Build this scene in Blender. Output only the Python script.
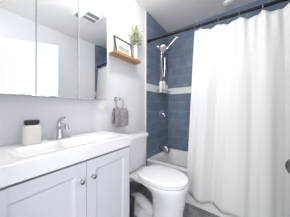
import bpy, bmesh, math, random
from mathutils import Vector, Matrix
random.seed(7)
S = bpy.context.scene
PI = math.pi
for o in list(bpy.data.objects): bpy.data.objects.remove(o)

# ------------------------------------------------------------------ camera
F = 134.0                      # focal length in pixels of a 290 px wide frame
CAMX, CAMY, CAMZ = 1.10, 0.0, 1.10
cam_d = bpy.data.cameras.new('camera'); cam = bpy.data.objects.new('camera', cam_d)
S.collection.objects.link(cam); S.camera = cam
cam_d.sensor_width = 36; cam_d.lens = F*36/290; cam_d.clip_start = 0.01
cam.location = (CAMX, CAMY, CAMZ)
cam.rotation_euler = (PI/2, 0, math.radians(36.0))
cam_d.shift_y = -0.5/290

# ------------------------------------------------------------------ light
W = bpy.data.worlds.new('world'); S.world = W; W.use_nodes = True
bg = W.node_tree.nodes['Background']; bg.inputs[0].default_value = (0.93, 0.96, 1, 1); bg.inputs[1].default_value = 1.6
def area(name, loc, rot, sx, sy, e, col):
    l = bpy.data.lights.new(name, 'AREA'); l.shape = 'RECTANGLE'; l.size = sx; l.size_y = sy; l.energy = e; l.color = col
    o = bpy.data.objects.new(name, l); S.collection.objects.link(o); o.location = loc; o.rotation_euler = rot
    return o
area('added_hall_fill', (1.1, -0.75, 1.35), (PI/2, 0, 0), 1.2, 1.9, 11, (0.98, 0.985, 1))  # added fill lamp behind the camera for flat frontal light
lamp = area('added_ceiling_fill', (0.48, 0.80, 2.37), (0, 0, 0), 0.20, 0.20, 2, (1, 0.98, 0.95))  # added fill, downward part of the unseen ceiling fitting
lamp.data.shape = 'DISK'
pl = bpy.data.lights.new('added_globe_fill', 'POINT'); pl.energy = 9; pl.shadow_soft_size = 0.08; pl.color = (1, 0.98, 0.95)  # added fill, brightens ceiling and tub alcove from out of view
po = bpy.data.objects.new('added_globe_fill', pl); S.collection.objects.link(po); po.location = (0.48, 0.80, 2.31)
S.view_settings.view_transform = 'Standard'; S.view_settings.look = 'None'
S.view_settings.gamma = 1; S.view_settings.use_curve_mapping = False
S.view_settings.exposure = 0.70

# ------------------------------------------------------------------ materials
def mat(name, col, rough=0.5, metal=0.0, spec=0.5, noise=0, nscale=20, bump=0, bscale=40, coat=0, emit=0, sub=0, trans=0, ndetail=4):
    m = bpy.data.materials.new(name); m.use_nodes = True
    nt = m.node_tree; b = nt.nodes['Principled BSDF']
    b.inputs['Base Color'].default_value = (*col, 1); b.inputs['Roughness'].default_value = rough
    b.inputs['Metallic'].default_value = metal; b.inputs['Specular IOR Level'].default_value = spec
    b.inputs['Coat Weight'].default_value = coat; b.inputs['Coat Roughness'].default_value = 0.05
    b.inputs['Transmission Weight'].default_value = trans
    tc = nt.nodes.new('ShaderNodeTexCoord')
    if noise:
        n = nt.nodes.new('ShaderNodeTexNoise'); n.inputs['Scale'].default_value = nscale; n.inputs['Detail'].default_value = ndetail
        nt.links.new(tc.outputs['Object'], n.inputs['Vector'])
        r = nt.nodes.new('ShaderNodeValToRGB')
        r.color_ramp.elements[0].position = 0.3; r.color_ramp.elements[1].position = 0.7
        r.color_ramp.elements[0].color = (*[c*(1-noise) for c in col], 1)
        r.color_ramp.elements[1].color = (*[min(1, c*(1+noise)) for c in col], 1)
        nt.links.new(n.outputs['Fac'], r.inputs['Fac']); nt.links.new(r.outputs['Color'], b.inputs['Base Color'])
    if bump:
        n = nt.nodes.new('ShaderNodeTexNoise'); n.inputs['Scale'].default_value = bscale; n.inputs['Detail'].default_value = 3
        nt.links.new(tc.outputs['Object'], n.inputs['Vector'])
        bp = nt.nodes.new('ShaderNodeBump'); bp.inputs['Strength'].default_value = bump; bp.inputs['Distance'].default_value = 0.01
        nt.links.new(n.outputs['Fac'], bp.inputs['Height']); nt.links.new(bp.outputs['Normal'], b.inputs['Normal'])
    if emit:
        b.inputs['Emission Color'].default_value = (*col, 1); b.inputs['Emission Strength'].default_value = emit
    return m

M = {}
M['paint'] = mat('wall paint', (0.80, 0.80, 0.825), 0.6, noise=0.01, nscale=6, bump=0.05, bscale=220)
M['ceil'] = mat('ceiling paint', (0.90, 0.89, 0.87), 0.8, bump=0.08, bscale=120)
M['trim'] = mat('trim paint', (0.84, 0.84, 0.86), 0.35)
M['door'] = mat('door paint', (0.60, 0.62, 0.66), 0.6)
M['cab'] = mat('cabinet lacquer', (0.68, 0.69, 0.73), 0.35, noise=0.01, nscale=5)
M['top'] = mat('cultured marble', (0.86, 0.86, 0.87), 0.18, noise=0.01, nscale=4, coat=0.3)
M['porc'] = mat('porcelain', (0.84, 0.845, 0.86), 0.12, coat=0.5)
M['seat'] = mat('seat plastic', (0.86, 0.865, 0.88), 0.22)
M['tub'] = mat('tub enamel', (0.90, 0.895, 0.87), 0.14, coat=0.5)
M['chrome'] = mat('chrome', (0.72, 0.73, 0.76), 0.12, metal=1)
M['dchrome'] = mat('brushed nickel', (0.42, 0.42, 0.44), 0.25, metal=1)
M['black'] = mat('matt black metal', (0.008, 0.008, 0.009), 0.5, spec=0.25)
M['mirror'] = mat('mirror glass', (0.87, 0.90, 0.91), 0.01, metal=1)
M['dark'] = mat('dark gap', (0.03, 0.03, 0.035), 0.7)
M['edge'] = mat('aluminium edge', (0.55, 0.57, 0.60), 0.3, metal=1)
M['ceramic'] = mat('speckled cream stoneware', (0.74, 0.72, 0.68), 0.5, noise=0.03, nscale=120)
M['lid'] = mat('black plastic', (0.015, 0.015, 0.017), 0.45)
M['plate'] = mat('ivory switch plate', (0.82, 0.81, 0.77), 0.35)
M['towel'] = mat('mauve grey terry', (0.40, 0.355, 0.37), 0.95, noise=0.25, nscale=55, bump=0.9, bscale=260)
M['curtain'] = mat('white polyester', (0.84, 0.84, 0.835), 0.8, bump=0.12, bscale=500)
M['leafa'] = mat('pale olive leaf', (0.50, 0.56, 0.38), 0.6, noise=0.3, nscale=40)
M['stem'] = mat('green stem', (0.30, 0.33, 0.16), 0.6)
M['paper'] = mat('white mat board', (0.86, 0.84, 0.80), 0.7)
M['frame'] = mat('dark walnut frame', (0.075, 0.045, 0.032), 0.4, noise=0.2, nscale=60)
M['white'] = mat('white plastic', (0.86, 0.86, 0.86), 0.4)
M['botl'] = mat('clear bottle of cream soap', (0.84, 0.82, 0.76), 0.2)
M['amber'] = mat('amber cap', (0.42, 0.20, 0.06), 0.3)
M['grill'] = mat('vent grille grey', (0.40, 0.41, 0.42), 0.6)
M['glow'] = mat('added lamp diffuser', (1, 0.97, 0.93), 0.5, emit=3)
M['glow2'] = mat('added vanity lamp shade', (1, 0.97, 0.94), 0.5, emit=5)
M['lens'] = mat('recessed lamp lens', (1, 0.98, 0.95), 0.5, emit=0.5)
M['gun'] = mat('aged pewter', (0.20, 0.20, 0.20), 0.3, metal=1, noise=.4, nscale=90)
M['rubber'] = mat('hose', (0.55, 0.56, 0.58), 0.3, metal=1)

def nodes_of(m): return m.node_tree, m.node_tree.nodes['Principled BSDF']
# wood
m = M['wood'] = mat('oak', (0.5, 0.3, 0.14), 0.45); nt, b = nodes_of(m)
tc = nt.nodes.new('ShaderNodeTexCoord'); mp = nt.nodes.new('ShaderNodeMapping'); mp.inputs['Scale'].default_value = (40, 3, 40)
n = nt.nodes.new('ShaderNodeTexNoise'); n.inputs['Scale'].default_value = 2.5; n.inputs['Detail'].default_value = 6
r = nt.nodes.new('ShaderNodeValToRGB'); r.color_ramp.elements[0].position = .3; r.color_ramp.elements[1].position = .7
r.color_ramp.elements[0].color = (0.38, 0.20, 0.085, 1); r.color_ramp.elements[1].color = (0.58, 0.35, 0.17, 1)
nt.links.new(tc.outputs['Object'], mp.inputs['Vector']); nt.links.new(mp.outputs[0], n.inputs['Vector'])
nt.links.new(n.outputs['Fac'], r.inputs['Fac']); nt.links.new(r.outputs['Color'], b.inputs['Base Color'])

# tiles: running bond of wide blue tiles with a white band
def tile_mat(name, axis, off):
    m = mat(name, (0.1, 0.15, 0.25), 0.30); nt, b = nodes_of(m)
    tc = nt.nodes.new('ShaderNodeTexCoord'); sp = nt.nodes.new('ShaderNodeSeparateXYZ'); cb = nt.nodes.new('ShaderNodeCombineXYZ')
    nt.links.new(tc.outputs['Object'], sp.inputs[0])
    ad = nt.nodes.new('ShaderNodeMath'); ad.inputs[1].default_value = off
    nt.links.new(sp.outputs[axis], ad.inputs[0]); nt.links.new(ad.outputs[0], cb.inputs[0])
    az = nt.nodes.new('ShaderNodeMath'); az.inputs[1].default_value = 9.6-1.347
    nt.links.new(sp.outputs[2], az.inputs[0]); nt.links.new(az.outputs[0], cb.inputs[1])
    br = nt.nodes.new('ShaderNodeTexBrick'); br.offset = 0.5; br.inputs['Scale'].default_value = 1
    br.inputs['Brick Width'].default_value = 0.42; br.inputs['Row Height'].default_value = 0.15
    br.inputs['Mortar Size'].default_value = 0.004; br.inputs['Mortar Smooth'].default_value = 0.2
    br.inputs['Color1'].default_value = (0.140, 0.182, 0.260, 1); br.inputs['Color2'].default_value = (0.168, 0.212, 0.295, 1)
    br.inputs['Mortar'].default_value = (0.26, 0.30, 0.39, 1); br.inputs['Bias'].default_value = 0
    nt.links.new(cb.outputs[0], br.inputs['Vector'])
    nz = nt.nodes.new('ShaderNodeTexNoise'); nz.inputs['Scale'].default_value = 7; nz.inputs['Detail'].default_value = 5
    nt.links.new(tc.outputs['Object'], nz.inputs['Vector'])
    mr = nt.nodes.new('ShaderNodeMapRange'); mr.inputs['From Min'].default_value = .3; mr.inputs['From Max'].default_value = .7
    mr.inputs['To Min'].default_value = .82; mr.inputs['To Max'].default_value = 1.18
    nt.links.new(nz.outputs['Fac'], mr.inputs['Value'])
    mx = nt.nodes.new('ShaderNodeMix'); mx.data_type = 'RGBA'; mx.blend_type = 'MULTIPLY'; mx.inputs[0].default_value = 1
    nt.links.new(br.outputs['Color'], mx.inputs[6]); nt.links.new(mr.outputs[0], mx.inputs[7])
    # white band between 1.345 and 1.45
    g1 = nt.nodes.new('ShaderNodeMath'); g1.operation = 'GREATER_THAN'; g1.inputs[1].default_value = 1.345
    g2 = nt.nodes.new('ShaderNodeMath'); g2.operation = 'LESS_THAN'; g2.inputs[1].default_value = 1.45
    g3 = nt.nodes.new('ShaderNodeMath'); g3.operation = 'MULTIPLY'
    nt.links.new(sp.outputs[2], g1.inputs[0]); nt.links.new(sp.outputs[2], g2.inputs[0])
    nt.links.new(g1.outputs[0], g3.inputs[0]); nt.links.new(g2.outputs[0], g3.inputs[1])
    mw = nt.nodes.new('ShaderNodeMix'); mw.data_type = 'RGBA'; mw.inputs[7].default_value = (0.80, 0.80, 0.81, 1)
    nt.links.new(g3.outputs[0], mw.inputs[0]); nt.links.new(mx.outputs[2], mw.inputs[6])
    nt.links.new(mw.outputs[2], b.inputs['Base Color'])
    bp = nt.nodes.new('ShaderNodeBump'); bp.inputs['Strength'].default_value = .25; bp.inputs['Distance'].default_value = .003; bp.invert = True
    nt.links.new(br.outputs['Fac'], bp.inputs['Height']); nt.links.new(bp.outputs[0], b.inputs['Normal'])
    return m
M['tile_y'] = tile_mat('blue wall tile side', 1, 10-2.2+0.08)
M['tile_x'] = tile_mat('blue wall tile back', 0, 10.0-0.02)

# floor slate
m = M['floor'] = mat('dark slate tile', (0.1, 0.1, 0.1), 0.4); nt, b = nodes_of(m)
tc = nt.nodes.new('ShaderNodeTexCoord')
n = nt.nodes.new('ShaderNodeTexNoise'); n.inputs['Scale'].default_value = 9; n.inputs['Detail'].default_value = 8; n.inputs['Roughness'].default_value = .65; n.inputs['Distortion'].default_value = .8
r = nt.nodes.new('ShaderNodeValToRGB'); r.color_ramp.elements[0].position = .3; r.color_ramp.elements[1].position = .7
r.color_ramp.elements[0].color = (0.11, 0.11, 0.12, 1); r.color_ramp.elements[1].color = (0.32, 0.32, 0.335, 1)
br = nt.nodes.new('ShaderNodeTexBrick'); br.offset = .5; br.inputs['Scale'].default_value = 1
br.inputs['Brick Width'].default_value = .6; br.inputs['Row Height'].default_value = .3; br.inputs['Mortar Size'].default_value = .003
br.inputs['Color1'].default_value = (1, 1, 1, 1); br.inputs['Color2'].default_value = (.9, .9, .9, 1); br.inputs['Mortar'].default_value = (.4, .4, .4, 1)
mx = nt.nodes.new('ShaderNodeMix'); mx.data_type = 'RGBA'; mx.blend_type = 'MULTIPLY'; mx.inputs[0].default_value = 1
nt.links.new(tc.outputs['Object'], n.inputs['Vector']); nt.links.new(tc.outputs['Object'], br.inputs['Vector'])
nt.links.new(n.outputs['Fac'], r.inputs['Fac']); nt.links.new(r.outputs['Color'], mx.inputs[6]); nt.links.new(br.outputs['Color'], mx.inputs[7])
nt.links.new(mx.outputs[2], b.inputs['Base Color'])

# ------------------------------------------------------------------ helpers
def box(bm, x0, x1, y0, y1, z0, z1, bev=0, mi=0, seg=2):
    r = bmesh.ops.create_cube(bm, size=1); vs = r['verts']
    bmesh.ops.scale(bm, vec=(x1-x0, y1-y0, z1-z0), verts=vs)
    bmesh.ops.translate(bm, vec=((x0+x1)/2, (y0+y1)/2, (z0+z1)/2), verts=vs)
    fs = set(f for v in vs for f in v.link_faces)
    for f in fs: f.material_index = mi
    if bev:
        es = list(set(e for v in vs for e in v.link_edges))
        bmesh.ops.bevel(bm, geom=es, offset=bev, segments=seg, affect='EDGES', profile=.5)
    return bm
def loft(bm, loops, cap0=True, cap1=True, closed=True):
    rows = [[bm.verts.new(p) for p in lp] for lp in loops]
    n = len(rows[0])
    for a, b in zip(rows, rows[1:]):
        for i in range(n if closed else n-1):
            j = (i+1) % n
            bm.faces.new((a[i], a[j], b[j], b[i]))
    if cap0: bm.faces.new(list(reversed(rows[0])))
    if cap1: bm.faces.new(rows[-1])
    return rows
def tube(bm, pts, rad, n=10, cap=True):
    pts = [Vector(p) for p in pts]
    rads = rad if isinstance(rad, (list, tuple)) else [rad]*len(pts)
    loops = []; prev = None
    for i, p in enumerate(pts):
        t = (pts[min(i+1, len(pts)-1)] - pts[max(i-1, 0)]).normalized()
        if prev is None:
            a = Vector((0, 0, 1)) if abs(t.z) < .9 else Vector((1, 0, 0))
            u = t.cross(a).normalized()
        else:
            u = (prev - t*prev.dot(t)).normalized()
        prev = u; v = t.cross(u)
        loops.append([p + (u*math.cos(2*PI*k/n) + v*math.sin(2*PI*k/n))*rads[i] for k in range(n)])
    loft(bm, loops, cap, cap)
    return bm
def lathe(bm, c, prof, axis='z', n=24, sx=1, sy=1):
    loops = []
    for r, h in prof:
        lp = []
        for k in range(n):
            a = 2*PI*k/n; p, q = r*math.cos(a)*sx, r*math.sin(a)*sy
            d = {'z': (p, q, h), 'x': (h, p, q), 'y': (q, h, p)}[axis]
            lp.append((c[0]+d[0], c[1]+d[1], c[2]+d[2]))
        loops.append(lp)
    loft(bm, loops)
    return bm
def torus(bm, c, R, r, axis='x', n=32, m=8, a0=0, a1=2*PI):
    pts = []
    for k in range(n+1):
        a = a0 + (a1-a0)*k/n
        p, q = R*math.cos(a), R*math.sin(a)
        d = {'x': (0, p, q), 'y': (p, 0, q), 'z': (p, q, 0)}[axis]
        pts.append((c[0]+d[0], c[1]+d[1], c[2]+d[2]))
    return tube(bm, pts, r, m)
def obj(name, bm, mats, parent=None, smooth=True, sub=0, label=None, angle=40):
    bmesh.ops.recalc_face_normals(bm, faces=bm.faces)
    me = bpy.data.meshes.new(name); bm.to_mesh(me); bm.free()
    if not isinstance(mats, (list, tuple)): mats = [mats]
    for q in mats: me.materials.append(M[q])
    if smooth:
        for p in me.polygons: p.use_smooth = True
        me.set_sharp_from_angle(angle=math.radians(angle))
    o = bpy.data.objects.new(name, me); S.collection.objects.link(o)
    if parent is not None:
        o.parent = parent
        o.matrix_parent_inverse = parent_inv(parent)
    if sub:
        sm = o.modifiers.new('sub', 'SUBSURF'); sm.levels = sub; sm.render_levels = sub
    if label: o['label'] = label
    return o
def parent_inv(p):
    m = p.matrix_basis.copy()
    q = p
    while q.parent:
        q = q.parent; m = q.matrix_basis @ m if False else m
    return m.inverted()
def thing(name, loc, label, cat, group=None):
    o = bpy.data.objects.new(name, None); S.collection.objects.link(o); o.location = loc
    o.empty_display_size = .05
    o['label'] = label; o['category'] = cat
    if group: o['group'] = group
    return o
def tag(o, label, cat, group=None):
    o['label'] = label; o['category'] = cat
    if group: o['group'] = group
    return o
def struct(name, bm, mats, parent=None, **k):
    o = obj(name, bm, mats, parent, **k)
    if parent is None: o['kind'] = 'structure'
    return o
NB = bmesh.new

# ------------------------------------------------------------------ room
XR, YB, ZC, YT = 1.80, 2.22, 2.46, 1.53     # right wall, back wall, ceiling, start of tile
YD = -0.10
struct('floor', box(NB(), -.1, XR+.1, -1.6, YB+.1, -.1, 0), 'floor', smooth=False)
struct('ceiling', box(NB(), -.1, XR+.1, YD-.12, YB+.1, ZC, ZC+.1), 'ceil', smooth=False)
bm = NB(); box(bm, -.1, 0, YD-.12, YB+.1, 0, ZC); box(bm, 0, .012, YT, YB, 0, ZC, mi=1)
struct('wall_left', bm, ['paint', 'tile_y'], smooth=False)
bm = NB(); box(bm, XR, XR+.1, YD-.12, YB+.1, 0, ZC); box(bm, XR-.012, XR, YT, YB, 0, ZC, mi=1)
struct('wall_right', bm, ['paint', 'tile_y'], smooth=False)
bm = NB(); box(bm, 0, XR, YB, YB+.1, 0, ZC); box(bm, .012, XR-.012, YB-.012, YB, 0, ZC, mi=1)
struct('wall_back', bm, ['paint', 'tile_x'], smooth=False)
bm = NB(); box(bm, 0, .70, YD-.12, YD, 0, ZC); box(bm, 1.62, XR, YD-.12, YD, 0, ZC); box(bm, .70, 1.62, YD-.12, YD, 2.10, ZC)
struct('wall_front', bm, 'paint', smooth=False)
struct('trim_1', box(NB(), 0, .014, YT-.012, YT+.0, 0, ZC, .003), 'trim')
struct('baseboard_left', box(NB(), 0, .015, .80, YT-.013, 0, .20, .003), 'floor')
struct('baseboard_right', box(NB(), XR-.015, XR, .0, YT-.0, 0, .13, .003), 'trim')

# door leaf, swung open into the room
A = Vector((1.665, 0.215, 0)); B = Vector((1.285, 0.83, 0))
dirv = (B-A).normalized(); nrm = Vector((-dirv.y, dirv.x, 0)); LW = (B-A).length     # nrm points to the left wall
Md = Matrix(((dirv.x, nrm.x, 0, A.x), (dirv.y, nrm.y, 0, A.y), (0, 0, 1, .01), (0, 0, 0, 1)))
def D(bm): bmesh.ops.transform(bm, matrix=Md, verts=bm.verts); return bm
H = 1.99
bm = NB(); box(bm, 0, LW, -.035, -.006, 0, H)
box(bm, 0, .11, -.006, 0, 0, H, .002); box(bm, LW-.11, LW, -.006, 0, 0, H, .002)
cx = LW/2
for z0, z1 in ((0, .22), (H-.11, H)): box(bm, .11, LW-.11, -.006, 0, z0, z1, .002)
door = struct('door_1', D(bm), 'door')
kx, kz = LW-.055, .86
bm = NB(); lathe(bm, (kx, 0, kz), [(.001, 0), (.032, 0), (.032, .006), (.012, .010), (.011, .030), (.022, .040), (.032, .052), (.033, .064), (.024, .074), (.001, .077)], 'y')
obj('door_knob', D(bm), 'gun', door, label='dark brushed metal door knob')
rk = NB(); box(rk, LW-.52, LW-.14, .0005, .007, H-.075, H-.055, .002)
rk = obj('hook_rail', D(rk), 'trim', door)
bm = NB(); tube(bm, [(LW-.17, .005, H-.065), (LW-.17, .03, H-.07), (LW-.17, .035, H-.055)], .006, 8); obj('hook', D(bm), 'chrome', rk)

# ------------------------------------------------------------------ ceiling fittings
t = thing('added_ceiling_light', (.48, .80, ZC), 'added fill light out of view, shaped as a round flush white ceiling fitting beside the left wall above the mirror cabinet', 'light')  # fitting added for the fill lamps, placed outside frame and mirror
obj('base', lathe(NB(), (.48, .80, ZC-.03), [(.001, 0), (.11, 0), (.11, .03), (.001, .03)], n=40), 'white', t)
obj('diffuser', lathe(NB(), (.48, .80, ZC-.075), [(.001, 0), (.075, .006), (.097, .022), (.105, .0445), (.001, .0445)], n=40), 'glow', t)
t = thing('smoke_detector', (.96, 2.03, ZC), 'faint round white disc on the ceiling above the curtain rod', 'smoke detector')
obj('base', lathe(NB(), (.96, 2.03, ZC-.008), [(.001, 0), (.065, 0), (.067, .0075), (.001, .0075)], n=32), 'ceil', t)
obj('cover', lathe(NB(), (.96, 2.03, ZC-.026), [(.001, 0), (.040, .001), (.055, .008), (.058, .0175), (.001, .0175)], n=32), 'ceil', t)
vx, vy = 1.02, 1.06
t = thing('ceiling_vent', (vx, vy, ZC), 'white square ceiling exhaust vent with grey louvres, seen in the mirror', 'vent')
bm = NB(); h = .112
for x0, x1, y0, y1 in ((-h, h, -h, -h+.018), (-h, h, h-.018, h), (-h, -h+.018, -h+.018, h-.018), (h-.018, h, -h+.018, h-.018), (-.010, .010, -h+.018, h-.018)):
    box(bm, vx+x0, vx+x1, vy+y0, vy+y1, ZC-.022, ZC, .003)
obj('frame', bm, 'white', t)
bm = NB(); box(bm, vx-.095, vx+.095, vy-.095, vy+.095, ZC-.006, ZC-.001); obj('backing', bm, 'grill', t)
for k in range(9):
    y = vy-.084+.021*k
    obj('louvre', box(NB(), vx-.094, vx+.094, y-.006, y+.006, ZC-.017, ZC-.012), 'grill', t, smooth=False)

# ------------------------------------------------------------------ vanity
V0, V1, VX = .035, .783, .385
t = thing('vanity_cabinet', (.19, .41, 0), 'white shaker vanity cabinet with two doors under the sink top', 'cabinet')
bm = NB(); box(bm, .003, VX-.02, V0+.008, V1-.008, .10, .806, .002); box(bm, .003, VX-.08, V0+.01, V1-.01, 0, .10)
obj('body', bm, 'cab', t)
def cab_door(y0, y1, ky):
    z0, z1 = .115, .797; w = .062
    bm = NB(); x0, x1 = VX-.019, VX
    box(bm, x0, x1, y0, y0+w, z0, z1, .0015); box(bm, x0, x1, y1-w, y1, z0, z1, .0015)
    box(bm, x0, x1, y0+w, y1-w, z1-w, z1, .0015); box(bm, x0, x1, y0+w, y1-w, z0, z0+w, .0015)
    # recessed panel with sloped moulding
    a = [(x1-.001, y0+w, z0+w), (x1-.001, y1-w, z0+w), (x1-.001, y1-w, z1-w), (x1-.001, y0+w, z1-w)]
    q = .012
    b = [(x1-.010, y0+w+q, z0+w+q), (x1-.010, y1-w-q, z0+w+q), (x1-.010, y1-w-q, z1-w-q), (x1-.010, y0+w+q, z1-w-q)]
    loft(bm, [a, b], False, True)
    d = obj('door', bm, 'cab', t, angle=20)
    bm = NB(); lathe(bm, (VX, ky, .701), [(.001, -.0005), (.009, 0), (.009, .003), (.005, .006), (.005, .014), (.011, .020), (.0125, .026), (.009, .031), (.001, .033)], 'x', 16)
    obj('knob', bm, 'dchrome', d, label='small round brushed metal knob')
mid = (V0+V1)/2+.012
cab_door(V0+.006, mid-.0015, mid-.036); cab_door(mid+.0015, V1-.006, mid+.036)

# integrated sink top
TZ0, TZ1, TX = .809, .886, .395
bm = NB()
def rrect(x0, x1, y0, y1, r, z, n=6):
    pts = []
    for cx_, cy_, a0 in ((x1-r, y1-r, 0), (x0+r, y1-r, PI/2), (x0+r, y0+r, PI), (x1-r, y0+r, 3*PI/2)):
        for k in range(n+1):
            a = a0 + PI/2*k/n; pts.append((cx_+r*math.cos(a), cy_+r*math.sin(a), z))
    return pts
y0, y1 = V0-.01, V1+.008
loops = [rrect(.004, TX-.004, y0+.004, y1-.004, .004, TZ0), rrect(.002, TX, y0, y1, .004, TZ0+.004), rrect(.002, TX, y0, y1, .004, TZ1-.002), rrect(.004, TX-.002, y0+.002, y1-.002, .004, TZ1),
         rrect(.118, TX-.060, y0+.10, y1-.14, .05, TZ1-.0005), rrect(.123, TX-.068, y0+.11, y1-.15, .05, TZ1-.003), rrect(.130, TX-.080, y0+.13, y1-.17, .05, TZ1-.012),
         rrect(.145, TX-.10, y0+.17, y1-.21, .045, TZ1-.040), rrect(.17, TX-.125, y0+.23, y1-.27, .03, TZ1-.050)]
loft(bm, loops, False, True)
st = tag(obj('sink_countertop', bm, 'top', angle=22), 'thick glossy white countertop with moulded basin, on the vanity cabinet', 'countertop')
obj('drain', lathe(NB(), (.225, .385, TZ1-.0498), [(.001, 0), (.02, 0), (.019, .003), (.001, .002)]), 'chrome', st)

# faucet
FX, FY, FZ = .068, .408, TZ1
t = thing('sink_faucet', (FX, FY, FZ), 'chrome single-lever faucet on the white countertop', 'faucet')
bm = NB(); loft(bm, [rrect(FX-.024, FX+.024, FY-.075, FY+.075, .0235, FZ+.0005), rrect(FX-.024, FX+.024, FY-.075, FY+.075, .0235, FZ+.005), rrect(FX-.019, FX+.019, FY-.07, FY+.07, .0185, FZ+.009)])
obj('base_plate', bm, 'chrome', t)
bm = NB(); lathe(bm, (FX, FY, FZ), [(.026, .009), (.022, .02), (.019, .05), (.020, .085), (.021, .10), (.016, .108), (.001, .11)])
obj('body', bm, 'chrome', t)
bm = NB(); tube(bm, [(FX+.005, FY, FZ+.07), (FX+.04, FY, FZ+.092), (FX+.075, FY, FZ+.098), (FX+.105, FY, FZ+.090), (FX+.115, FY, FZ+.070)], [.014, .0135, .013, .0125, .012], 14)
obj('spout', bm, 'chrome', t)
bm = NB(); tube(bm, [(FX-.004, FY, FZ+.104), (FX-.002, FY, FZ+.122), (FX+.02, FY, FZ+.140), (FX+.055, FY, FZ+.150), (FX+.072, FY, FZ+.150)], [.016, .017, .012, .009, .007], 14)
obj('lever', bm, 'chrome', t)

# soap jar
JY = .25
t = thing('soap_jar', (.085, JY, TZ1), 'cream stoneware soap jar with black lid, on countertop left of faucet', 'jar')
bm = NB(); loops = []
for s, z in ((.90, .0005), (.97, .004), (1, .012), (1, .098), (.97, .106), (.86, .113)):
    loops.append([(.085+(p[0])*s, JY+(p[1])*s, TZ1+z) for p in rrect(-.028, .028, -.045, .045, .024, 0)])
loft(bm, loops); obj('body', bm, 'ceramic', t)
bm = NB(); loft(bm, [[(.085+p[0]*s, JY+p[1]*s, TZ1+z) for p in rrect(-.023, .023, -.036, .036, .02, 0)] for s, z in ((.9, .1135), (.92, .120), (1, .121), (1, .138), (.93, .142))])
obj('lid', bm, 'lid', t)

# ------------------------------------------------------------------ mirror cabinet
MX = .12; MZ0, MZ1 = 1.172, 1.905
ys = [.015, .262, .512, .765]
t = thing('mirror_cabinet', (0, .39, MZ0), 'three-door mirrored medicine cabinet on the wall above the vanity', 'mirror cabinet')
obj('body', box(NB(), .001, MX-.016, ys[0]+.002, ys[3]-.002, MZ0+.002, MZ1-.002, .001), 'edge', t)
for i in range(3):
    a, b = ys[i]+.0012, ys[i+1]-.0012
    d = obj('mirror_door', box(NB(), MX-.014, MX-.004, a, b, MZ0, MZ1), 'edge', t, smooth=False)
    bm = NB(); q = .003
    loft(bm, [[(MX-.0035, a, MZ0), (MX-.0035, b, MZ0), (MX-.0035, b, MZ1), (MX-.0035, a, MZ1)],
              [(MX, a+q, MZ0+q), (MX, b-q, MZ0+q), (MX, b-q, MZ1-q), (MX, a+q, MZ1-q)]])
    g = obj('mirror_glass', bm, 'mirror', d, smooth=False)
    if i == 2:      # this door stands a little ajar, hinged at its near edge
        Mh = Matrix.Translation((MX-.010, a, 0)) @ Matrix.Rotation(math.radians(-2.8), 4, 'Z') @ Matrix.Translation((-(MX-.010), -a, 0))
        d.data.transform(Mh); g.data.transform(Mh)
# glowing bar added above the cabinet, out of view, to brighten the room
t = thing('added_vanity_light', (0, .28, 2.15), 'added fill light out of view, shaped as a slim white bar on the wall above the mirrored cabinet', 'light')
obj('wall_plate', box(NB(), .001, .03, .14, .42, 2.10, 2.19, .004), 'chrome', t)
obj('shade', box(NB(), .031, .10, .05, .51, 2.155, 2.215, .015), 'glow2', t)

# ------------------------------------------------------------------ outlet
oy0, oy1, oz0, oz1 = .77, .872, 1.058, 1.148
t = thing('wall_switch', (0, .81, 1.1), 'ivory switch and outlet plate beside the mirror cabinet', 'switch')
obj('plate', box(NB(), .0005, .006, oy0, oy1, oz0, oz1, .002), 'plate', t)
obj('rocker', box(NB(), .0062, .010, oy0+.012, oy0+.044, oz0+.022, oz1-.022, .001), 'white', t)
bm = NB(); box(bm, .0062, .009, oy1-.046, oy1-.014, oz0+.022, oz1-.022, .001)
so = obj('socket', bm, 'plate', t)
bm = NB()
for z in (oz0+.038, oz1-.046):
    for yy in (oy1-.036, oy1-.026): box(bm, .009, .0095, yy, yy+.002, z, z+.009)
obj('slots', bm, 'dark', so)

# ------------------------------------------------------------------ towel ring and towel
RY, RZ = .972, 1.195
t = thing('towel_ring', (0, RY, RZ), 'chrome towel ring on the wall right of the vanity', 'towel ring')
obj('wall_post', lathe(NB(), (0, RY, RZ), [(.001, .0005), (.024, .0005), (.024, .008), (.011, .012), (.010, .05), (.014, .054), (.014, .062), (.001, .064)], 'x'), 'chrome', t)
RR = .052
obj('ring', torus(NB(), (.055, RY+.015, RZ-.050), RR, .005), 'chrome', t)
def towel():
    bm = NB(); rows = []
    nu, nv = 28, 24; zt = RZ-.050-RR+.0105   # towel wraps the ring bottom
    yc = RY+.018
    def pt(u, v):   # v 0..1 back hem to front hem over the ring, u across
        hw = .097
        zoff = 0
        L1, L2 = .165, .20
        s = v*(L1+L2)
        if s < L1: d = L1-s; x = .055-.012; 
        else: d = s-L1; x = .055+.014
        k = min(1, d/.05)
        x = .055 + (x-.055)*math.sin(min(1, d/.018)*PI/2)
        if s >= L1: x += .018*k
        w = hw*(.84+.16*min(1, (d/.055)))
        fold = (.003+.004*k)*math.sin(u*PI*3.2+.4) if s >= L1 else .003*math.sin(u*PI*5)
        return Vector((x+fold*k, yc+(u-.5)*2*w, zt+.001+.03*(1-min(1,(abs(u-.5)*2)**2))*0 - d + .004*math.sin(u*9)*k))
    for j in range(nv+1): rows.append([pt(i/nu, j/nv) for i in range(nu+1)])
    loft(bm, rows, False, False, closed=False)
    return bm
tw = tag(obj('hand_towel', towel(), 'towel'), 'mauve grey hand towel hanging folded from the chrome towel ring', 'towel')
so_ = tw.modifiers.new('thick', 'SOLIDIFY'); so_.thickness = .009; so_.offset = 0
ss = tw.modifiers.new('sub', 'SUBSURF'); ss.levels = 1; ss.render_levels = 1

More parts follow.
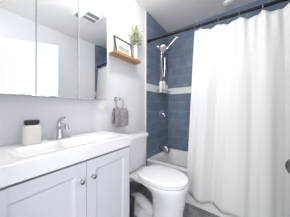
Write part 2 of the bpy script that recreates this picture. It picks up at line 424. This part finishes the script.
# ------------------------------------------------------------------ shelf with picture and plant
SZ = 1.665
bm = NB(); box(bm, .001, .10, .885, 1.29, SZ-.020, SZ, .002); box(bm, .088, .10, .868, 1.285, SZ-.0005, SZ+.008, .001)
tag(obj('wall_shelf', bm, 'wood'), 'narrow oak picture ledge on the wall above the towel ring', 'shelf')
# leaning picture frame
PH, PW = .205, .265; py = .943; tilt = math.radians(11)
Mp = Matrix.Translation((.052, py, SZ+.0015)) @ Matrix.Rotation(-tilt, 4, 'Y')
def P(bm): bmesh.ops.transform(bm, matrix=Mp, verts=bm.verts); return bm
t = thing('picture_frame', (.052, py+PW/2, SZ), 'dark framed landscape print leaning on the oak ledge', 'picture')
bm = NB(); w = .019
box(bm, -.012, 0, 0, PW, 0, w, .001); box(bm, -.012, 0, 0, PW, PH-w, PH, .001); box(bm, -.012, 0, 0, w, w, PH-w, .001); box(bm, -.012, 0, PW-w, PW, w, PH-w, .001)
obj('frame', P(bm), 'frame', t)
obj('mat_board', P(box(NB(), -.008, -.005, w, PW-w, w, PH-w)), 'paper', t, smooth=False)
# print material: pale sky, hazy hills
m = M['print'] = mat('landscape print', (.6, .65, .62), .7); nt, b = nodes_of(m)
tc = nt.nodes.new('ShaderNodeTexCoord'); sp = nt.nodes.new('ShaderNodeSeparateXYZ'); nt.links.new(tc.outputs['Object'], sp.inputs[0])
nz = nt.nodes.new('ShaderNodeTexNoise'); nz.inputs['Scale'].default_value = 24; nt.links.new(tc.outputs['Object'], nz.inputs['Vector'])
ma = nt.nodes.new('ShaderNodeMath'); ma.operation = 'MULTIPLY_ADD'; ma.inputs[1].default_value = .06
nt.links.new(nz.outputs['Fac'], ma.inputs[0]); nt.links.new(sp.outputs[2], ma.inputs[2])
mr = nt.nodes.new('ShaderNodeMapRange'); mr.inputs['From Min'].default_value = SZ+.075; mr.inputs['From Max'].default_value = SZ+.185
nt.links.new(ma.outputs[0], mr.inputs['Value'])
r = nt.nodes.new('ShaderNodeValToRGB'); e = r.color_ramp.elements
e[0].position = 0; e[0].color = (.50, .52, .42, 1); e[1].position = 1; e[1].color = (.68, .72, .72, 1)
for p_, c_ in ((.30, (.42, .47, .40, 1)), (.42, (.20, .29, .27, 1)), (.55, (.30, .38, .37, 1)), (.66, (.62, .67, .67, 1))):
    q = e.new(p_); q.color = c_
nt.links.new(mr.outputs[0], r.inputs['Fac']); nt.links.new(r.outputs[0], b.inputs['Base Color'])
obj('print', P(box(NB(), -.005, -.004, .048, PW-.048, .048, PH-.045)), 'print', t, smooth=False)
# vase with sprigs
vx_, vy_ = .050, 1.250
t = thing('vase_of_greenery', (vx_, vy_, SZ), 'slim white vase of pale green sprigs at right end of oak ledge', 'plant')
obj('vase', lathe(NB(), (vx_, vy_, SZ), [(.001, .0005), (.022, .0005), (.026, .008), (.0275, .07), (.025, .15), (.021, .19), (.019, .19), (.018, .15), (.001, .12)], n=28), 'porc', t)
bs, bl = NB(), NB()
for k in range(46):
    a = random.uniform(0, 2*PI); sp_ = random.uniform(.01, .125); hh = random.uniform(.06, .225)*(1.12-sp_*1.5)
    top = Vector((max(-.03, math.cos(a)*sp_*.75+.025), math.sin(a)*sp_, hh)); base = Vector((vx_, vy_-.012, SZ+.175))
    pts = []
    for i in range(8):
        q = i/7; pts.append(base + Vector((top.x*q**1.3, top.y*q**1.3, top.z*(q**.9))))
    tube(bs, pts, .0011, 4)
    for i in range(1, 8):
        for s in range(5):
            p = pts[i] + Vector((random.uniform(-.008, .008), random.uniform(-.008, .008), random.uniform(-.012, .012)))
            d = Vector((random.uniform(-1, 1), random.uniform(-1, 1), random.uniform(-.2, 1))).normalized()
            if (p+d*.02).x < .006: d.x = abs(d.x)
            sd = d.cross(Vector((random.uniform(-1, 1), random.uniform(-1, 1), .3))).normalized()
            up = d.cross(sd)
            L, wd = random.uniform(.014, .024), random.uniform(.005, .0085)
            v = [bl.verts.new(x_) for x_ in (p, p+d*L*.5+sd*wd, p+d*L, p+d*L*.5-sd*wd, p+d*L*.5+up*.0015)]
            for tri in ((0, 1, 4), (1, 2, 4), (2, 3, 4), (3, 0, 4)): bl.faces.new([v[x_] for x_ in tri])
obj('stems', bs, 'stem', t); fo = obj('foliage', bl, 'leafa', t)

# ------------------------------------------------------------------ toilet
TY = 1.155
t = thing('toilet', (.36, TY, 0), 'white two-piece toilet with closed lid between vanity and bathtub', 'toilet')
def egg(x0, x1, hw, z, n=40, back=.6, yc=TY):
    # superellipse back, round front
    pts = []; xm = x0 + (x1-x0)*.49
    for k in range(n):
        a = 2*PI*k/n; c, s = math.cos(a), math.sin(a)
        if c >= 0: pts.append((xm+(x1-xm)*c, yc+hw*s, z))
        else: pts.append((xm-(xm-x0)*abs(c)**back, yc+hw*(abs(s)**.85)*(1 if s > 0 else -1), z))
    return pts
bm = NB()
loft(bm, [egg(.38, .685, .122, 0), egg(.375, .69, .127, .012), egg(.385, .675, .118, .04), egg(.39, .67, .115, .12), egg(.39, .68, .118, .20),
          egg(.39, .70, .134, .28), egg(.37, .706, .152, .335), egg(.31, .717, .172, .378), egg(.225, .722, .180, .402), egg(.228, .719, .177, .417)], True, True)
bowl = obj('bowl', bm, 'porc', t, angle=60)
# rear deck under the tank and trapway
bm = NB(); loft(bm, [rrect(.03, .33, TY-w_, TY+w_, .05, z) for w_, z in ((.110, .362), (.135, .370), (.145, .38), (.147, .398), (.143, .405))])
obj('deck', bm, 'porc', t)
bm = NB(); tube(bm, [(.47, TY, .0), (.40, TY, .02), (.32, TY, .05), (.24, TY, .09), (.17, TY, .11), (.12, TY, .09), (.10, TY, .05), (.10, TY, .001)], [.05, .056, .056, .054, .054, .06, .07, .08], 18)
obj('trapway', bm, 'porc', t)
bm = NB(); loft(bm, [[(p[0], p[1], z) for p in rrect(.05-.0+dx, .45, TY-.105+dx, TY+.105-dx, .05, 0)] for dx, z in ((0, 0.0005), (0, .02), (.01, .035), (.04, .05))])
obj('foot', bm, 'porc', t)
for s in (-1, 1):
    obj('bolt_cap', lathe(NB(), (.26, TY+s*.08, .035), [(.014, .0), (.014, .012), (.009, .02), (.001, .023)], n=14), 'seat', t)
def egg_ring(x0, x1, hw, z0, z1):
    return [egg(x0+.004, x1-.004, hw-.004, z0, back=.45), egg(x0, x1, hw, z0+.004, back=.45), egg(x0, x1, hw, z1-.006, back=.45), egg(x0+.006, x1-.006, hw-.006, z1, back=.45)]
bm = NB(); loft(bm, egg_ring(.256, .713, .177, .420, .438)); obj('seat', bm, 'seat', t)
bm = NB(); lp = egg_ring(.250, .717, .180, .441, .462); lp.append(egg(.31, .68, .15, .466, back=.45)); loft(bm, lp); obj('lid', bm, 'seat', t)
for s in (-1, 1): obj('hinge', lathe(NB(), (.238, TY+s*.07-.02, .430), [(.001, 0), (.011, 0), (.011, .04), (.001, .04)], 'y', 12), 'seat', t)
# tank
bm = NB(); T0, T1 = .022, .185
def tk(dx, z, r=.035): return [(p[0], p[1], z) for p in rrect(T0+dx*.3, T1-dx, TY-.174+dx, TY+.172-dx, r, 0)]
loft(bm, [tk(.055, .4055), tk(.035, .42), tk(.022, .45), tk(.008, .60), tk(.004, .763)]); tank = obj('tank', bm, 'porc', t)
bm = NB()
loft(bm, [tk(-.004, .764), tk(-.010, .768), tk(-.010, .798), tk(-.005, .805), tk(.01, .808)]); obj('tank_lid', bm, 'porc', t)
bm = NB(); lathe(bm, (.12, TY-.182, .715), [(.001, 0), (.012, .001), (.013, .010), (.013, .014), (.001, .015)], 'y', 16)
tube(bm, [(.12, TY-.186, .715), (.10, TY-.190, .713), (.065, TY-.190, .708)], [.006, .006, .005], 8)
obj('flush_lever', bm, 'chrome', tank, label='chrome flush lever')
# bin between vanity and toilet
t = thing('waste_bin', (.275, .885, 0), 'narrow black waste bin in the narrow gap between vanity and toilet', 'bin')
obj('body', lathe(NB(), (.275, .885, 0), [(.001, .0005), (.046, .0005), (.048, .01), (.056, .27), (.053, .27), (.045, .012), (.001, .012)], n=28), 'lid', t)
obj('lid', lathe(NB(), (.275, .885, .271), [(.001, 0), (.058, 0), (.058, .012), (.042, .024), (.001, .028)], n=28), 'lid', t)

# ------------------------------------------------------------------ bathtub
UX0, UX1, UY0, UY1, UZ = .014, XR-.014, 1.53, YB-.014, .385
t = thing('bathtub', (.9, 1.87, 0), 'white alcove bathtub behind the shower curtain', 'bathtub')
def sr(d, z, r): return rrect(UX0+d, UX1-d, UY0+d, UY1-d, r, z, 8)
def inn(dl, dr, df, db, z, r): return rrect(UX0+dl, UX1-dr, UY0+df, UY1-db, r, z, 8)
bm = NB()
loft(bm, [inn(0, 0, .014, 0, .0005, .004), inn(0, 0, .012, 0, UZ-.05, .004), inn(0, 0, .002, 0, UZ-.035, .006), inn(0, 0, 0, 0, UZ-.012, .008), inn(.004, .004, .006, .004, UZ-.002, .01), inn(.01, .01, .014, .01, UZ, .012),
          inn(.075, .075, .075, .055, UZ, .10), inn(.085, .085, .085, .065, UZ-.012, .10), inn(.10, .13, .10, .08, UZ-.09, .11), inn(.125, .24, .12, .10, UZ-.26, .11), inn(.165, .30, .16, .14, UZ-.30, .09)], True, True)
obj('tub', bm, 'tub', t, angle=50)
obj('overflow_plate', lathe(NB(), (UX0+.088, 1.87, UZ-.09), [(.001, .004), (.034, .004), (.034, .010), (.001, .013)], 'x', 24), 'chrome', t)
obj('drain', lathe(NB(), (.27, 1.87, UZ-.3), [(.001, .0005), (.03, .0005), (.028, .004), (.001, .003)], n=24), 'chrome', t)
# spout, valve
SY = 1.92
t = thing('tub_spout', (.012, SY, .45), 'chrome tub spout on blue tile just above the tub rim', 'tub spout')
bm = NB(); tube(bm, [(.0135, SY, .465), (.03, SY, .465), (.07, SY, .470), (.115, SY, .466), (.142, SY, .448), (.150, SY, .405)], [.040, .040, .040, .039, .037, .034], 20)
obj('body', bm, 'dchrome', t)
obj('diverter', lathe(NB(), (.110, SY, .502), [(.006, 0), (.006, .018), (.010, .020), (.010, .028), (.001, .030)], n=14), 'chrome', t)
t = thing('shower_valve', (.012, 1.97, 1.0), 'round chrome shower valve with lever, middle of the blue side wall', 'valve')
obj('plate', lathe(NB(), (.0125, 1.97, 1.0), [(.001, 0.0005), (.075, .0005), (.073, .006), (.030, .014), (.028, .03), (.022, .045), (.001, .048)], 'x', 32), 'chrome', t)
obj('lever', tube(NB(), [(.055, 1.97, 1.0), (.065, 1.97, .985), (.072, 1.97, .95)], [.012, .010, .007], 12), 'chrome', t)

# shower head
AY = 1.87
t = thing('shower_set', (.012, AY, 2.08), 'chrome shower arm with hand shower and hanging hose', 'shower')
obj('flange', lathe(NB(), (.0125, AY, 2.08), [(.001, .0005), (.032, .0005), (.028, .008), (.012, .014), (.001, .015)], 'x', 24), 'chrome', t)
obj('arm', tube(NB(), [(.02, AY, 2.08), (.05, AY, 2.095), (.08, AY, 2.09), (.10, AY, 2.07)], .0105, 12), 'chrome', t)
obj('bracket', lathe(NB(), (.105, AY, 2.035), [(.001, -.03), (.022, -.028), (.028, -.01), (.026, .02), (.016, .045), (.001, .047)], n=20), 'dchrome', t)
obj('fixed_head', tube(NB(), [(.108, AY-.01, 2.035), (.12, AY-.04, 2.018), (.128, AY-.06, 2.006), (.133, AY-.07, 1.999), (.135, AY-.073, 1.997)], [.014, .022, .050, .056, .052], 24), 'dchrome', t)
hs = obj('hand_shower', tube(NB(), [(.105, AY+.02, 1.96), (.125, AY+.03, 2.01), (.19, AY+.045, 2.08), (.25, AY+.055, 2.135), (.285, AY+.06, 2.165)], [.010, .011, .012, .014, .018], 14), 'chrome', t)
hd = NB(); lathe(hd, (0, 0, 0), [(.001, .014), (.026, .012), (.050, -.006), (.052, -.018), (.001, -.020)], n=24)
bmesh.ops.transform(hd, matrix=Matrix.Translation((.302, AY+.063, 2.172)) @ Matrix.Rotation(math.radians(35), 4, 'Y'), verts=hd.verts)
obj('spray_plate', hd, 'chrome', hs)
hp = []
for k in range(25):
    q = k/24; hp.append((.10+.015*math.sin(q*PI), AY-.075+.12*q, 1.99-.44*math.sin(q*PI)**.5))
obj('hose', tube(NB(), hp, .0045, 8), 'dchrome', t)

# caddy
CZ = 1.335; cy0, cy1 = 1.80, 2.085
t = thing('shower_caddy', (.06, 1.94, CZ), 'chrome wire shower caddy on the tiled wall over the white band', 'caddy')
bm = NB()
for z in (CZ, CZ+.045): tube(bm, [(.016, cy0, z), (.105, cy0, z), (.115, cy0+.01, z), (.115, cy1-.01, z), (.105, cy1, z), (.016, cy1, z), (.016, cy0, z)], .0028, 6)
for k in range(12):
    y = cy0 + (cy1-cy0)*(k+.5)/12
    tube(bm, [(.016, y, CZ+.045), (.016, y, CZ), (.114, y, CZ), (.115, y, CZ+.045)], .0016, 5)
obj('basket', bm, 'dchrome', t)
bm = NB()
for y in (1.93, 1.97): tube(bm, [(.016, y, CZ+.045), (.018, y, 1.8), (.03, y+.0*(y-AY), 2.09), (.05, AY+(y-AY)*.5, 2.13), (.068, AY+(y-AY)*.5, 2.128)], .0025, 6)
obj('hanger', bm, 'dchrome', t)
def bottle(y, w, h, label, body, cap, tall):
    t = thing('shampoo_bottle', (.065, y, CZ+.004), label, 'bottle', None)
    z = CZ+.0045
    obj('body', lathe(NB(), (.065, y, z), [(.001, 0), (w*.92, 0), (w, .006), (w, h*.86), (w*.8, h*.95), (w*.35, h), (.001, h)], n=24, sx=.75), body, t)
    obj('cap', lathe(NB(), (.065, y, z+h), [(.001, .0003), (w*.4, .0003), (w*.4, tall*.5), (w*.2, tall*.6), (w*.2, tall), (.001, tall)], n=16), cap, t)
bottle(1.862, .040, .185, 'cream bottle with amber pump, left one in the shower caddy', 'botl', 'amber', .045)
bottle(1.952, .042, .20, 'white bottle with amber cap, middle one in the shower caddy', 'white', 'amber', .035)
bottle(2.038, .032, .155, 'shorter cream bottle with black cap, right one in the shower caddy', 'botl', 'lid', .03)

# ------------------------------------------------------------------ curtain rod and curtain
def rod(x): return Vector((x, 1.572+.01*x, 2.053-.036*x))
t = thing('curtain_rod', tuple(rod(.9)), 'matt black shower curtain rod across the tub alcove', 'curtain rod')
obj('rod', tube(NB(), [rod(.016), rod(.6), rod(1.2), rod(XR-.016)], .0145, 14), 'black', t)
obj('end_cap', tube(NB(), [rod(.0125), rod(.035), rod(.05)], [.024, .022, .014], 16), 'black', t)
obj('end_cap', tube(NB(), [rod(XR-.0125), rod(XR-.035), rod(XR-.05)], [.024, .022, .014], 16), 'black', t)
hooks = [.665, .735, .90, 1.075, 1.245, 1.42, 1.59, 1.73]
proto = None
for i, x in enumerate(hooks):
    r_ = rod(x)
    if proto is None:
        proto = obj('curtain_ring', torus(NB(), (0, 0, -.012), .027, .0022, 'x', 24, 6), 'dchrome'); g = proto
    else:
        g = proto.copy(); S.collection.objects.link(g)
    g.location = r_
    place = ['at the left edge of the curtain', 'second from the left edge of the curtain', 'third from the left edge of the curtain', 'fourth from the left edge of the curtain',
             'fifth from the left edge of the curtain', 'sixth, near the right frame edge', 'second from the right wall', 'nearest the right wall'][i]
    tag(g, 'small metal curtain ring on the black rod, ' + place, 'curtain ring', 'rings on the curtain rod')
def interp(x, xs, ys_):
    if x <= xs[0]: return ys_[0]
    for a in range(len(xs)-1):
        if x <= xs[a+1]:
            q = (x-xs[a])/(xs[a+1]-xs[a]); q = q*q*(3-2*q)
            return ys_[a]*(1-q)+ys_[a+1]*q
    return ys_[-1]
def curtain():
    bm = NB(); nu, nv = 260, 44; rows = []
    for j in range(nv+1):
        v = j/nv; row = []
        for i in range(nu+1):
            u = i/nu
            x = .655 + (1.775-.655)*u
            xt = x
            # scalloped top edge
            sag = 0
            for a, b in zip(hooks, hooks[1:]):
                if a <= xt <= b:
                    q = (xt-a)/(b-a); sag = math.sin(q*PI)**.8*(.038 if b-a > .1 else .014)
            if xt < hooks[0]: sag = .008
            ztop = rod(x).z-.034 - sag
            zbot = .175 - .10*u**.5 + .012*math.sin(u*38+.5)
            z = ztop + (zbot-ztop)*v
            ytop = rod(x).y; ybot = 1.455
            y = ytop + (ybot-ytop)*min(1, v*1.15)**.8
            amp = .010 + .028*min(1, v*1.4)
            ph = u*2*PI*5.1 + .9*math.sin(u*7+1) + .35*v
            f = math.sin(ph) + .30*math.sin(1.7*ph+1.1+.8*v) + .07*math.sin(4.1*ph+2*v)
            y += amp*f*.62
            top = (1-v)**6
            y += top*.010*math.sin(u*90)
            x += .25*amp*math.sin(ph*1.0+1.3) - .035*v*(1-u)**3*1.9
            row.append(Vector((x, y, z)))
        rows.append(row)
    loft(bm, rows, False, False, closed=False)
    return bm
c = tag(obj('shower_curtain', curtain(), 'curtain', angle=180), 'long white fabric shower curtain hanging in soft folds from the black rod', 'curtain')
sm = c.modifiers.new('thick', 'SOLIDIFY'); sm.thickness = .0015; sm.offset = 0
# curtain cloth lets some light through
nt, b = nodes_of(M['curtain'])
tr = nt.nodes.new('ShaderNodeBsdfTranslucent'); tr.inputs[0].default_value = (.85, .85, .85, 1)
mxs = nt.nodes.new('ShaderNodeMixShader'); mxs.inputs[0].default_value = .26
out = nt.nodes['Material Output']
nt.links.new(b.outputs[0], mxs.inputs[1]); nt.links.new(tr.outputs[0], mxs.inputs[2]); nt.links.new(mxs.outputs[0], out.inputs['Surface'])
